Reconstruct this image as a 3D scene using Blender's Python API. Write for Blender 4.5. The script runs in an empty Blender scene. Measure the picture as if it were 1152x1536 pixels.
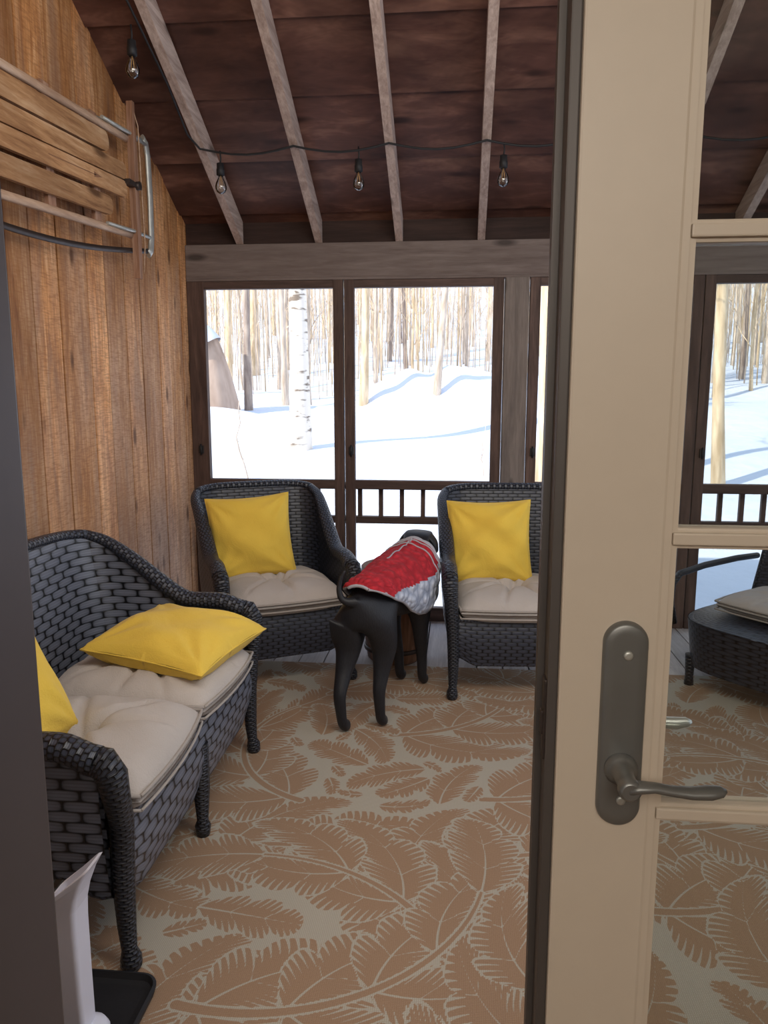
import bpy, math, random
import numpy as np
from mathutils import Vector, Matrix, Euler
random.seed(7); rng=np.random.default_rng(5)
S=bpy.context.scene
COL=S.collection
pi=math.pi
def sm(a,b,x):
    t=max(0.0,min(1.0,(x-a)/(b-a))); return t*t*(3-2*t)
def lerp(a,b,t): return a+(b-a)*t

# ---------------------------------------------------------------- materials
class M:
    def __init__(s,name,rough=0.7,color=(.5,.5,.5),metal=0.0,spec=0.5):
        s.m=bpy.data.materials.new(name); s.m.use_nodes=True
        s.nt=s.m.node_tree; s.b=s.nt.nodes['Principled BSDF']
        s.b.inputs['Roughness'].default_value=rough
        s.b.inputs['Base Color'].default_value=(*color,1)
        s.b.inputs['Metallic'].default_value=metal
        s.b.inputs['Specular IOR Level'].default_value=spec
    def n(s,t,**k):
        nd=s.nt.nodes.new(t)
        for a,b in k.items(): setattr(nd,a,b)
        return nd
    def l(s,a,b): s.nt.links.new(a,b)
    def val(s,x,sock):
        if isinstance(x,(int,float)): sock.default_value=x
        else: s.l(x,sock)
    def math(s,op,a,b=0.0,c=0.0):
        nd=s.n('ShaderNodeMath',operation=op); s.val(a,nd.inputs[0]); s.val(b,nd.inputs[1]); s.val(c,nd.inputs[2]); return nd.outputs[0]
    def mix(s,fac,a,b,mode='MIX'):
        nd=s.n('ShaderNodeMix',data_type='RGBA',blend_type=mode)
        s.val(fac,nd.inputs[0])
        for x,k in ((a,6),(b,7)):
            if isinstance(x,tuple): nd.inputs[k].default_value=(*x,1)
            else: s.l(x,nd.inputs[k])
        return nd.outputs[2]
    def ramp(s,fac,stops,interp='LINEAR'):
        nd=s.n('ShaderNodeValToRGB'); s.l(fac,nd.inputs[0]); r=nd.color_ramp; r.interpolation=interp
        while len(r.elements)<len(stops): r.elements.new(0.5)
        for e,(p,c) in zip(r.elements,stops):
            e.position=p; e.color=(*c,1) if len(c)==3 else c
        return nd.outputs[0]
    def coord(s,kind='Object',scale=(1,1,1),loc=(0,0,0),rot=(0,0,0)):
        tc=s.n('ShaderNodeTexCoord'); mp=s.n('ShaderNodeMapping')
        mp.inputs['Scale'].default_value=scale; mp.inputs['Location'].default_value=loc; mp.inputs['Rotation'].default_value=rot
        s.l(tc.outputs[kind],mp.inputs[0]); return mp.outputs[0]
    def noise(s,vec,scale=5,detail=4,dist=0.0,rough=.5):
        nd=s.n('ShaderNodeTexNoise'); s.l(vec,nd.inputs['Vector'])
        nd.inputs['Scale'].default_value=scale; nd.inputs['Detail'].default_value=detail
        nd.inputs['Distortion'].default_value=dist; nd.inputs['Roughness'].default_value=rough
        return nd.outputs[0]
    def bump(s,h,strength=.3,dist=.01):
        nd=s.n('ShaderNodeBump'); nd.inputs['Strength'].default_value=strength; nd.inputs['Distance'].default_value=dist
        s.l(h,nd.inputs['Height']); s.l(nd.outputs[0],s.b.inputs['Normal'])
    def base(s,c): s.l(c,s.b.inputs['Base Color'])

def wood(name,dark,mid,light,axis='Z',rough=.7,grain=1.0,var=.25,knots=False,stain=0.0,low_tone=None,dist=1.2,al=1.2,ac=14,saw=0.0,grey=None):
    m=M(name,rough,spec=.3)
    st={'X':(al,ac,ac),'Y':(ac,al,ac),'Z':(ac,ac,al)}[axis]
    st=tuple(a*grain for a in st)
    at=m.n('ShaderNodeAttribute',attribute_name='rnd')
    tc=m.n('ShaderNodeTexCoord')
    comb=m.n('ShaderNodeCombineXYZ')
    for i in range(3): m.l(m.math('MULTIPLY',at.outputs['Fac'],7.3+3*i),comb.inputs[i])
    add=m.n('ShaderNodeVectorMath',operation='ADD'); m.l(tc.outputs['Object'],add.inputs[0]); m.l(comb.outputs[0],add.inputs[1])
    mp=m.n('ShaderNodeMapping'); mp.inputs['Scale'].default_value=st; m.l(add.outputs[0],mp.inputs[0])
    n1=m.noise(mp.outputs[0],1.0,6,dist,.6)
    n2=m.noise(mp.outputs[0],4.5,3,.5,.7)
    g=m.math('ADD',m.math('MULTIPLY',n1,.62),m.math('MULTIPLY',n2,.38))
    c=m.ramp(g,[(.34,dark),(.5,mid),(.64,light)])
    v=m.math('ADD',m.math('MULTIPLY',at.outputs['Fac'],2*var),1-var)
    cc=m.n('ShaderNodeCombineXYZ')
    for i in range(3): m.l(v,cc.inputs[i])
    c=m.mix(1.0,c,cc.outputs[0],'MULTIPLY')
    if low_tone:  # paler tone mixed in towards the bottom, broken up by noise
        sp=m.n('ShaderNodeSeparateXYZ'); m.l(tc.outputs['Object'],sp.inputs[0])
        mpb=m.n('ShaderNodeMapping'); mpb.inputs['Scale'].default_value=(4,4,1.0); m.l(add.outputs[0],mpb.inputs[0])
        n4=m.noise(mpb.outputs[0],1.5,5,.5,.6)
        f=m.math('SUBTRACT',m.math('ADD',m.math('MULTIPLY',sp.outputs[2],-.36),.85),m.math('MULTIPLY',m.math('SUBTRACT',n4,.5),-2.6))
        f=m.math('MINIMUM',m.math('MAXIMUM',f,0.0),1.0)
        c=m.mix(m.math('MULTIPLY',f,.6),c,low_tone)
    if grey:
        mpg=m.n('ShaderNodeMapping'); mpg.inputs['Scale'].default_value=(5,5,.9); m.l(add.outputs[0],mpg.inputs[0])
        n6=m.noise(mpg.outputs[0],1.3,5,.8,.65)
        c=m.mix(m.math('MULTIPLY',m.ramp(n6,[(.50,(0,0,0)),(.66,(1,1,1))]),.55),c,grey)
    if saw>0:
        n5=m.noise(m.coord('Object',(20,20,160) if axis=='Z' else (20,20,20)),1.0,3,.3,.6)
        c=m.mix(m.math('MULTIPLY',m.ramp(n5,[(.45,(0,0,0)),(.62,(1,1,1))]),saw),c,dark)
    if knots:
        ks={'X':(2.2,7,7),'Y':(7,2.2,7),'Z':(8,8,3.0)}[axis]
        mp2=m.n('ShaderNodeMapping'); mp2.inputs['Scale'].default_value=ks; m.l(add.outputs[0],mp2.inputs[0])
        vo=m.n('ShaderNodeTexVoronoi'); m.l(mp2.outputs[0],vo.inputs['Vector']); vo.inputs['Scale'].default_value=1.0
        k=m.ramp(vo.outputs['Distance'],[(.09,(1,1,1)),(.20,(0,0,0))])
        c=m.mix(m.math('MULTIPLY',k,.85),c,tuple(x*.35 for x in dark))
    if stain>0:
        n3=m.noise(m.coord('Object',(1,1,1)),1.3,5,.6,.6)
        f=m.ramp(n3,[(.42,(0,0,0)),(.60,(1,1,1))])
        c=m.mix(m.math('MULTIPLY',f,stain),c,tuple(x*.6 for x in dark))
    m.base(c); m.bump(g,.45,.005)
    return m.m

PINE=wood('pine_boards',(.27,.10,.032),(.56,.26,.095),(.78,.45,.22),'Z',.65,1.3,.36,True,.25,low_tone=(.66,.46,.33),saw=.45,grey=(.30,.19,.13))
PINE_D=wood('dark_gap',(.02,.010,.008),(.025,.014,.01),(.03,.02,.012),'Z')
CEIL=wood('stained_ceiling_boards',(.055,.024,.018),(.125,.056,.042),(.27,.14,.10),'X',.42,1.0,.24,True,.5,al=.8,ac=2.6,dist=.8)
CEILD=simple_d=wood('dark_gap_board',(.02,.01,.008),(.035,.018,.014),(.05,.026,.02),'X')  # board coloured dark to carry the darkness of the gap over the beam
RAFT=wood('rafter_wood',(.30,.215,.18),(.45,.345,.295),(.60,.48,.42),'Y',.75,1.2,.1,True)
BEAMW=wood('weathered_beam',(.14,.105,.092),(.19,.15,.135),(.235,.19,.172),'X',.75,1.0,.05,True)
POSTW=wood('weathered_post',(.14,.115,.105),(.20,.165,.145),(.26,.215,.19),'Z',.75,1.0,.05,True)
FRAMEW=wood('brown_frame_wood',(.055,.032,.026),(.10,.060,.048),(.16,.098,.076),'Z',.6,1.0,.1)
FRAMEWX=wood('brown_rail_wood',(.05,.031,.025),(.085,.052,.042),(.13,.08,.065),'X',.6,1.0,.1)
DECK=wood('grey_deck_boards',(.40,.36,.35),(.54,.49,.47),(.66,.61,.58),'Y',.8,1.0,.12)
SLEDW=wood('sled_slat_wood',(.22,.095,.04),(.48,.26,.12),(.66,.43,.25),'Y',.5,1.2,.18,True,.35,dist=.3)
SLEDD=wood('sled_frame_wood',(.16,.07,.035),(.30,.16,.10),(.45,.28,.19),'Z',.6,1.0,.1)
SLEDR=wood('sled_rail_wood',(.32,.19,.12),(.50,.33,.22),(.66,.48,.35),'Y',.6,1.0,.1)
BARREL=wood('side_table_wood',(.10,.05,.028),(.20,.10,.058),(.30,.16,.10),'Z',.5)
def simple(name,c,rough=.6,metal=0,spec=.5,bump=None,var=0.0):
    m=M(name,rough,c,metal,spec)
    if var or bump:
        n=m.noise(m.coord('Object'),(bump or (30,0,0))[0],3)
        if var: m.base(m.mix(n,tuple(x*(1-var) for x in c),tuple(min(1,x*(1+var)) for x in c)))
        if bump: m.bump(n,bump[1],bump[2])
    return m.m
CREAM=simple('cream_door_paint',(.585,.495,.395),.45,var=.03)
TAUPE=simple('taupe_frame_paint',(.066,.050,.048),.5,var=.05)
WALLP=simple('interior_wall_paint',(.62,.58,.52),.9,var=.03)
BRONZE=simple('bronze_weatherstrip',(.095,.082,.075),.5,.3)
NICKEL=simple('satin_nickel',(.205,.205,.195),.42,.6,var=.08)
NICKELD=simple('daylit_nickel',(.55,.56,.52),.35,.6,var=.05)  # paler copy of the nickel, daylight put into its colour
BLACKM=simple('black_metal',(.02,.02,.022),.5,.3)
STEEL=simple('aged_steel',(.50,.50,.46),.45,.6,var=.3)
DKSTEEL=simple('dark_steel',(.06,.045,.04),.5,.6,var=.3)
PLASTW=simple('white_plastic',(.74,.74,.84),.35,var=.02)
RUBBER=simple('black_rubber',(.012,.012,.015),.6,bump=(60,.2,.003))
CORD=simple('black_cord',(.01,.01,.012),.6)
def glass(name,tint=(1,1,1),refl=.08):
    m=M(name); nt=m.nt; out=nt.nodes['Material Output']; nt.nodes.remove(m.b)
    t=m.n('ShaderNodeBsdfTransparent'); t.inputs[0].default_value=(*tint,1)
    g=m.n('ShaderNodeBsdfGlossy'); g.inputs['Roughness'].default_value=.02
    f=m.n('ShaderNodeFresnel'); f.inputs[0].default_value=1.35
    mx=m.n('ShaderNodeMixShader'); m.l(m.math('ADD',f.outputs[0],refl),mx.inputs[0]); m.l(t.outputs[0],mx.inputs[1]); m.l(g.outputs[0],mx.inputs[2])
    m.l(mx.outputs[0],out.inputs[0]); return m.m
GLASS=glass('door_glass',(.84,.86,.84),.02)
BULBG=glass('bulb_glass',(.85,.83,.8),.12)
def fabric(name,c,bs=.25,scale=220,big=.25):
    m=M(name,.9,c,0,.2)
    v=m.coord('Object')
    n=m.noise(v,scale,2); n2=m.noise(v,6,3)
    m.base(m.mix(n2,tuple(x*.9 for x in c),tuple(min(1,x*1.08) for x in c)))
    m.bump(m.math('ADD',m.math('MULTIPLY',n,.25),m.math('MULTIPLY',m.noise(v,7,3,1.2),big*4)),bs,.014)
    m.b.inputs['Sheen Weight'].default_value=.15
    return m.m
YEL=fabric('yellow_fabric',(.84,.57,.085),.5)
BEI=fabric('beige_fabric',(.52,.47,.435),.5)
BEIP=fabric('beige_piping_fabric',(.40,.36,.33),.2)
def wicker(name,w=.062,h=.024,hi=(.10,.105,.13),pw=.25,bs=.8):
    m=M(name,.36)
    tc=m.n('ShaderNodeTexCoord'); sp=m.n('ShaderNodeSeparateXYZ'); m.l(tc.outputs['UV'],sp.inputs[0])
    vr=m.math('DIVIDE',sp.outputs[1],h); row=m.math('FLOOR',vr); par=m.math('FLOORED_MODULO',row,2.0)
    fu=m.math('FRACT',m.math('ADD',m.math('DIVIDE',sp.outputs[0],w),m.math('MULTIPLY',par,.5)))
    fv=m.math('FRACT',vr)
    su=m.math('POWER',m.math('MAXIMUM',m.math('SINE',m.math('MULTIPLY',fu,pi)),0.0),pw*1.2)
    sv=m.math('POWER',m.math('MAXIMUM',m.math('SINE',m.math('MULTIPLY',fv,pi)),0.0),pw)
    H=m.math('MULTIPLY',su,sv)
    ln=m.math('ABSOLUTE',m.math('SINE',m.math('MULTIPLY',fv,pi*3)))
    n=m.noise(m.coord('UV',(20,300,1)),1.0,3)
    H2=m.math('ADD',m.math('ADD',H,m.math('MULTIPLY',n,.1)),m.math('MULTIPLY',ln,.10))
    c=m.ramp(H,[(.58,(.003,.003,.005)),(.74,tuple(x*.7 for x in hi)),(.95,hi)])
    c=m.mix(m.math('MULTIPLY',n,.6),c,tuple(x*.45 for x in hi))
    c=m.mix(m.math('MULTIPLY',m.math('SUBTRACT',1.0,ln),.45),c,tuple(x*.3 for x in hi))
    gap=m.ramp(H,[(.50,(1,1,1)),(.62,(0,0,0))])
    c=m.mix(gap,c,(.002,.002,.003))
    m.base(c); m.bump(H2,bs,.004)
    return m.m
WICK=wicker('dark_wicker_weave',.095,.029,(.20,.22,.28),.20,.5)
WICKF=wicker('fine_wicker_weave',.055,.018,(.055,.062,.09),.22,.6)
WICKR=wicker('wicker_braid',.02,.016,(.065,.075,.11),.35,.6)
LEGW=wicker('wrapped_leg_wicker',.03,.009,(.045,.05,.07),.4)

# ---------------------------------------------------------------- mesh builder
class MB:
    def __init__(s): s.v=[];s.f=[];s.uv=[];s.mi=[];s.sm=[];s.rn=[]
    def face(s,idx,uv=None,mi=0,smooth=True,rn=.5):
        s.f.append(tuple(idx)); s.uv.append(uv or [(0,0)]*len(idx)); s.mi.append(mi); s.sm.append(smooth); s.rn.append(rn)
    def box(s,x0,x1,y0,y1,z0,z1,mi=0,rn=None,bev=0.0):
        rn=random.random() if rn is None else rn
        b=min(bev,(x1-x0)*.45,(y1-y0)*.45,(z1-z0)*.45)
        if b<=0:
            o=len(s.v); s.v+=[(x,y,z) for z in (z0,z1) for y in (y0,y1) for x in (x0,x1)]
            for q in ((0,2,3,1),(4,5,7,6),(0,1,5,4),(2,6,7,3),(0,4,6,2),(1,3,7,5)):
                s.face([o+i for i in q],None,mi,False,rn)
            return
        import bmesh
        bm=bmesh.new(); bmesh.ops.create_cube(bm,size=1)
        for v in bm.verts:
            v.co=Vector((lerp(x0,x1,v.co.x+.5),lerp(y0,y1,v.co.y+.5),lerp(z0,z1,v.co.z+.5)))
        bmesh.ops.bevel(bm,geom=bm.edges[:],offset=b,segments=2,affect='EDGES',profile=.6)
        s.bm(bm,mi,False,rn)
    def bm(s,bm,mi=0,smooth=True,rn=.5):
        bm.verts.ensure_lookup_table(); o=len(s.v); s.v+=[tuple(v.co) for v in bm.verts]
        for f in bm.faces: s.face([o+v.index for v in f.verts],None,mi,smooth,rn)
        bm.free()
    def prism(s,poly,axis,a0,a1,mi=0,rn=None):
        rn=random.random() if rn is None else rn
        o=len(s.v); n=len(poly)
        for a in (a0,a1):
            for p,q in poly:
                s.v.append({'X':(a,p,q),'Y':(p,a,q),'Z':(p,q,a)}[axis])
        s.face([o+i for i in range(n)][::-1],None,mi,False,rn); s.face([o+n+i for i in range(n)],None,mi,False,rn)
        for i in range(n):
            j=(i+1)%n; s.face([o+i,o+j,o+n+j,o+n+i],None,mi,False,rn)
    def tube(s,pts,rad,seg=8,mi=0,cap=True,sq=(1,1),rn=.5,us=1.0):
        P=[Vector(p) for p in pts]; n=len(P)
        if isinstance(rad,(int,float)): rad=[rad]*n
        o=len(s.v); prev=None; L=0; Ls=[]
        for i in range(n):
            t=(P[min(i+1,n-1)]-P[max(i-1,0)])
            if t.length<1e-9: t=Vector((0,0,1))
            t.normalize()
            if prev is None:
                up=Vector((0,0,1)) if abs(t.z)<.9 else Vector((0,1,0))
                a=t.cross(up).normalized()
            else:
                a=(prev-t*prev.dot(t)).normalized()
            prev=a; b=a.cross(t).normalized()
            if i: L+=(P[i]-P[i-1]).length
            Ls.append(L)
            for k in range(seg):
                an=2*pi*k/seg; s.v.append(tuple(P[i]+a*math.cos(an)*rad[i]*sq[0]+b*math.sin(an)*rad[i]*sq[1]))
        for i in range(n-1):
            for k in range(seg):
                k2=(k+1)%seg; c=2*pi*max(rad)/seg*us
                s.face([o+i*seg+k,o+i*seg+k2,o+(i+1)*seg+k2,o+(i+1)*seg+k],[(k*c,Ls[i]),((k+1)*c,Ls[i]),((k+1)*c,Ls[i+1]),(k*c,Ls[i+1])],mi,True,rn)
        if cap:
            s.face([o+k for k in range(seg)][::-1],None,mi,False,rn); s.face([o+(n-1)*seg+k for k in range(seg)],None,mi,False,rn)
    def grid(s,fn,nu,nv,mi=0,uvf=None,rn=.5,wu=False):
        o=len(s.v); cu=nu if wu else nu+1
        for j in range(nv+1):
            for i in range(cu): s.v.append(tuple(fn(i/nu,j/nv)))
        for j in range(nv):
            for i in range(nu):
                i2=(i+1)%cu
                q=[o+j*cu+i,o+j*cu+i2,o+(j+1)*cu+i2,o+(j+1)*cu+i]
                uv=None
                if uvf: uv=[uvf(i/nu,j/nv),uvf((i+1)/nu,j/nv),uvf((i+1)/nu,(j+1)/nv),uvf(i/nu,(j+1)/nv)]
                s.face(q,uv,mi,True,rn)
    def lathe(s,prof,c=(0,0,0),seg=20,mi=0,rn=.5):
        o=len(s.v)
        for r,z in prof:
            for k in range(seg):
                a=2*pi*k/seg; s.v.append((c[0]+r*math.cos(a),c[1]+r*math.sin(a),c[2]+z))
        for j in range(len(prof)-1):
            for k in range(seg):
                k2=(k+1)%seg; s.face([o+j*seg+k,o+j*seg+k2,o+(j+1)*seg+k2,o+(j+1)*seg+k],[(k/seg,prof[j][1]),((k+1)/seg,prof[j][1]),((k+1)/seg,prof[j+1][1]),(k/seg,prof[j+1][1])],mi,True,rn)
        s.face([o+k for k in range(seg)][::-1],None,mi,False,rn); s.face([o+(len(prof)-1)*seg+k for k in range(seg)],None,mi,False,rn)
    def xf(s,mat):
        s.v=[tuple(mat@Vector(v)) for v in s.v]; return s
    def build(s,name,mats,parent=None,world=False,loc=None,rot=None,solid=0,weld=False,**props):
        if not isinstance(mats,(list,tuple)): mats=[mats]
        vs=np.array(s.v,dtype=float)
        if parent is not None:
            off=np.array(parent.location) if world else np.zeros(3)
        elif loc is not None: off=np.zeros(3)
        else:
            mn,mx=vs.min(0),vs.max(0); off=np.array([(mn[0]+mx[0])/2,(mn[1]+mx[1])/2,mn[2]])
        me=bpy.data.meshes.new(name)
        me.from_pydata((vs-off).tolist(),[],s.f)
        for m in mats: me.materials.append(m)
        me.polygons.foreach_set('material_index',s.mi); me.polygons.foreach_set('use_smooth',s.sm)
        uvl=me.uv_layers.new(name='UVMap'); flat=[c for f in s.uv for p in f for c in p]; uvl.data.foreach_set('uv',flat)
        at=me.attributes.new('rnd','FLOAT','FACE'); at.data.foreach_set('value',s.rn)
        me.update()
        o=bpy.data.objects.new(name,me); COL.objects.link(o)
        if parent is not None: o.parent=parent
        elif loc is not None:
            o.location=loc
        else: o.location=off.tolist()
        if rot is not None: o.rotation_euler=rot
        if solid:
            md=o.modifiers.new('thick','SOLIDIFY'); md.thickness=solid; md.offset=0
        for k,v in props.items(): o[k]=v
        return o
def empty(name,loc,rot=(0,0,0),**props):
    o=bpy.data.objects.new(name,None); COL.objects.link(o); o.location=loc; o.rotation_euler=rot; o.empty_display_size=.1
    for k,v in props.items(): o[k]=v
    return o
def ST(o,label=None,cat=None):
    o['kind']='structure'
    if label: o['label']=label
    if cat: o['category']=cat
    return o
def TH(o,label,cat,group=None):
    o['label']=label;o['category']=cat
    if group:o['group']=group
    return o

# ---------------------------------------------------------------- shell
FY=4.8; WX=-1.70; SL=.51
def rz(y): return 2.366+(FY-y)*SL       # rafter underside
def cz(y): return rz(y)+.13             # ceiling boards underside
b=MB(); x=WX
while x<3.4:
    b.box(x+.004,x+.136,.95,4.92,-.03,0.0); x+=.14
b.box(-3,3.5,.93,4.93,-.10,-.032,mi=1)
ST(b.build('floor',[DECK,PINE_D]),'grey painted wooden porch deck boards','floor')
b=MB(); b.box(-2.6,2.6,-3.2,.93,-.1,0)
ST(b.build('floor',wood('interior_floor',(.2,.1,.05),(.3,.17,.09),(.4,.24,.13),'Y')),'brown wooden indoor floor','floor')
b=MB(); y=.95; i=0
ws=[.19,.24,.17,.21,.26,.18,.22]
rn_=[.2,.8,.45,.95,.1,.6,.3,.85,.5,.05,.7,.4,1.0,.25,.65]
while y<4.93:
    w=ws[i%7]; y1=min(y+w,4.93)
    b.prism([(y+.0045,0),(y1-.0045,0),(y1-.0045,cz(y1)+.02),(y+.0045,cz(y)+.02)],'X',WX-.02,WX-random.choice([0,.004,.002]),rn=rn_[i%15]+random.uniform(-.04,.04)); i+=1
    y=y1
b.prism([(.9,-.1),(4.93,-.1),(4.93,cz(4.93)+.02),(.9,cz(.9)+.02)],'X',WX-.08,WX-.021,mi=1)
ST(b.build('wall_left',[PINE,PINE_D]),'knotty orange pine vertical board wall','wall')
b=MB(); y=5.12; i=0
while y>.9:
    y0=y-.375
    b.prism([(y0,cz(y0)+.020),(y-.006,cz(y-.006)),(y-.006,cz(y)+.03),(y0,cz(y0)+.034)],'X',WX-.1,3.5)
    y=y0; i+=1
b.prism([(.6,cz(.6)+.04),(5.2,cz(5.2)+.04),(5.2,cz(5.2)+.16),(.6,cz(.6)+.16)],'X',WX-.3,3.7,mi=1)
ST(b.build('ceiling',[CEIL,PINE_D]),'sloping dark reddish brown stained board ceiling','ceiling')
x=-1.35
while x<3.3:
    b=MB(); b.prism([(.96,rz(.96)),(4.80,rz(4.80)),(4.80,rz(4.80)+.128),(.96,rz(.96)+.128)],'X',x-.022,x+.022)
    TH(b.build('rafter',RAFT),'weathered grey-brown sloping wooden ceiling rafter','rafter','rafters under the porch ceiling')
    x+=.49
b=MB(); b.box(WX,3.4,FY,FY+.09,2.148,2.366,bev=.004); b.box(WX,3.4,FY-.004,FY+.0,2.166,2.17)
TH(b.build('ceiling_beam',BEAMW),'weathered grey-brown horizontal header beam above the screens','beam')
b=MB(); b.box(WX,3.4,FY+.03,FY+.06,2.36,2.62)
ST(b.build('trim_1',CEILD),'board coloured as the dark gap above the header beam','trim')
for n,(x0,x1) in enumerate([(.268,.412),(2.37,2.51)]):
    b=MB(); b.box(x0,x1,FY-.02,FY+.10,0,2.148,bev=.005)
    TH(b.build('support_post',POSTW),'square weathered grey-brown porch support post','post','support posts of the porch')
def win(n,x0,x1,fl,fr):
    e=ST(empty('window_%d'%n,((x0+x1)/2,FY,0)),'tall brown framed porch screen opening','window')
    b=MB()
    b.box(x0,x0+fl,FY,FY+.05,.0,2.148,bev=.004); b.box(x1-fr,x1,FY,FY+.05,.0,2.148,bev=.004)
    b.build('side_frame',FRAMEW,e,True)
    b=MB(); b.box(x0+fl,x1-fr,FY+.002,FY+.048,2.10,2.146); b.box(x0+fl,x1-fr,FY+.002,FY+.048,.862,.915); b.box(x0+fl,x1-fr,FY+.002,FY+.048,.0,.09)
    b.build('cross_frame',FRAMEWX,e,True)
    b=MB(); b.box(x0+fl*.4,x0+fl*.4+.03,FY-.012,FY-.001,1.08,1.13,bev=.003); b.tube([(x0+fl*.4+.015,FY-.014,1.07),(x0+fl*.4+.015,FY-.014,1.14)],.006)
    b.build('latch',BLACKM,e,True)
win(1,WX,-.716,.110,.062); win(2,-.709,.262,.062,.062); win(3,.418,1.425,.062,.062); win(4,1.43,2.365,.062,.062); win(5,2.515,3.35,.062,.062)
for n,(x0,x1) in enumerate([(-1.6,-.72),(-.70,.26),(.42,1.42),(1.44,2.36),(2.52,3.3)]):
    e=TH(empty('railing',((x0+x1)/2,FY+.13,.6)),'dark brown low wooden railing with short balusters','railing','porch railings')
    b=MB(); b.box(x0,x1,FY+.1,FY+.16,.845,.885); b.build('top_rail',FRAMEWX,e,True)
    b=MB(); b.box(x0,x1,FY+.105,FY+.155,.62,.665); b.build('bottom_rail',FRAMEWX,e,True)
    nb=int((x1-x0)/.125); 
    for i in range(nb):
        xx=x0+(i+.5)*(x1-x0)/nb
        b=MB(); b.box(xx-.014,xx+.014,FY+.115,FY+.143,.655,.855); b.build('baluster',FRAMEW,e,True)
b=MB(); b.box(3.35,3.45,1.0,4.9,2.148,2.366)
ST(b.build('trim_2',BEAMW),'side header beam of the porch','trim')
for yy in (1.0,2.9,4.82):
    b=MB(); b.box(3.35,3.45,yy,yy+.09,0,2.148); ST(b.build('trim_3',POSTW),'side post of the porch','trim')
b=MB(); b.box(-3.0,-.72,.80,.94,0,2.15); b.box(.98,3.5,.80,.94,0,2.15); b.box(-3,3.5,.80,.94,2.15,4.9)
ST(b.build('wall_front',[WALLP]),'painted house wall with the doorway','wall')
b=MB(); b.box(-3.0,-2.9,-3.2,.8,0,2.6); ST(b.build('wall_west',[WALLP]),'painted indoor wall','wall')
b=MB(); b.box(2.5,2.6,-3.2,.8,0,2.6); ST(b.build('wall_east',[WALLP]),'painted indoor wall','wall')
b=MB(); b.box(-3.0,2.6,-3.3,-3.2,0,2.6); ST(b.build('wall_rear',[WALLP]),'painted indoor wall','wall')
b=MB(); b.box(-3.0,2.6,-3.3,.8,2.6,2.7); ST(b.build('ceiling',[WALLP]),'white painted indoor ceiling','ceiling')
b=MB(); b.box(-.72,-.5685,.76,.955,0,2.15,bev=.006); ST(b.build('trim_4',TAUPE),'dark brown painted door jamb','trim')
b=MB(); b.box(-.5685,.90,.78,.955,2.11,2.15); b.box(.90,.98,.78,.955,0,2.15); ST(b.build('trim_5',CREAM),'cream painted door head and side trim','trim')
b=MB(); b.box(-.5685,.90,.80,.955,0.0,.018,bev=.004); ST(b.build('trim_6',BRONZE),'bronze door sill','trim')
D=ST(empty('door_1',(.51,.88,.02)),'cream french door leaf with divided glass panes','door')
b=MB()
X0,X1=.1205,.895; Y0,Y1=.860,.905
b.box(X0,.230,Y0,Y1,.022,2.105,bev=.003); b.box(X1-.11,X1,Y0,Y1,.022,2.105,bev=.003)
b.box(.230,X1-.11,Y0,Y1,1.985,2.105); b.box(.230,X1-.11,Y0,Y1,.022,.33)
b.build('door_frame',CREAM,D,True)
b=MB()
for xa,xb in ((.230,.238),(.238,.246)):
    dd=.003 if xa<.235 else .009
    b.box(xa,xb,Y0+dd,Y1-dd,.33,1.985); b.box(X1-.11-(xb-.230),X1-.11-(xa-.230),Y0+dd,Y1-dd,.33,1.985)
for z in (1.662,1.333,1.002,.671):
    b.box(.240,X1-.118,Y0+.004,Y1-.004,z-.007,z+.007,bev=.002); b.box(.240,X1-.118,Y0+.010,Y1-.010,z-.012,z+.012,bev=.003)
b.box(.497,.515,Y0+.006,Y1-.006,.33,1.985,bev=.002)
for z in (1.979,.336): b.box(.240,X1-.118,Y0+.006,Y1-.006,z-.008,z+.008)
b.build('muntin',CREAM,D,True)
b=MB(); b.box(.235,X1-.11,.881,.885,.33,1.985); b.build('glass_pane',GLASS,D,True)
b=MB(); b.box(.1085,.1205,.868,.925,.022,2.105,bev=.002); b.box(.1005,.1085,.905,.925,.022,2.105); b.build('weatherstrip',BRONZE,D,True)
b=MB(); b.box(.1055,.110,.872,.892,1.06,1.16,bev=.002); b.box(.1030,.1075,.876,.888,1.09,1.12,bev=.002); b.build('lock_faceplate',DKSTEEL,D,True)
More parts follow.
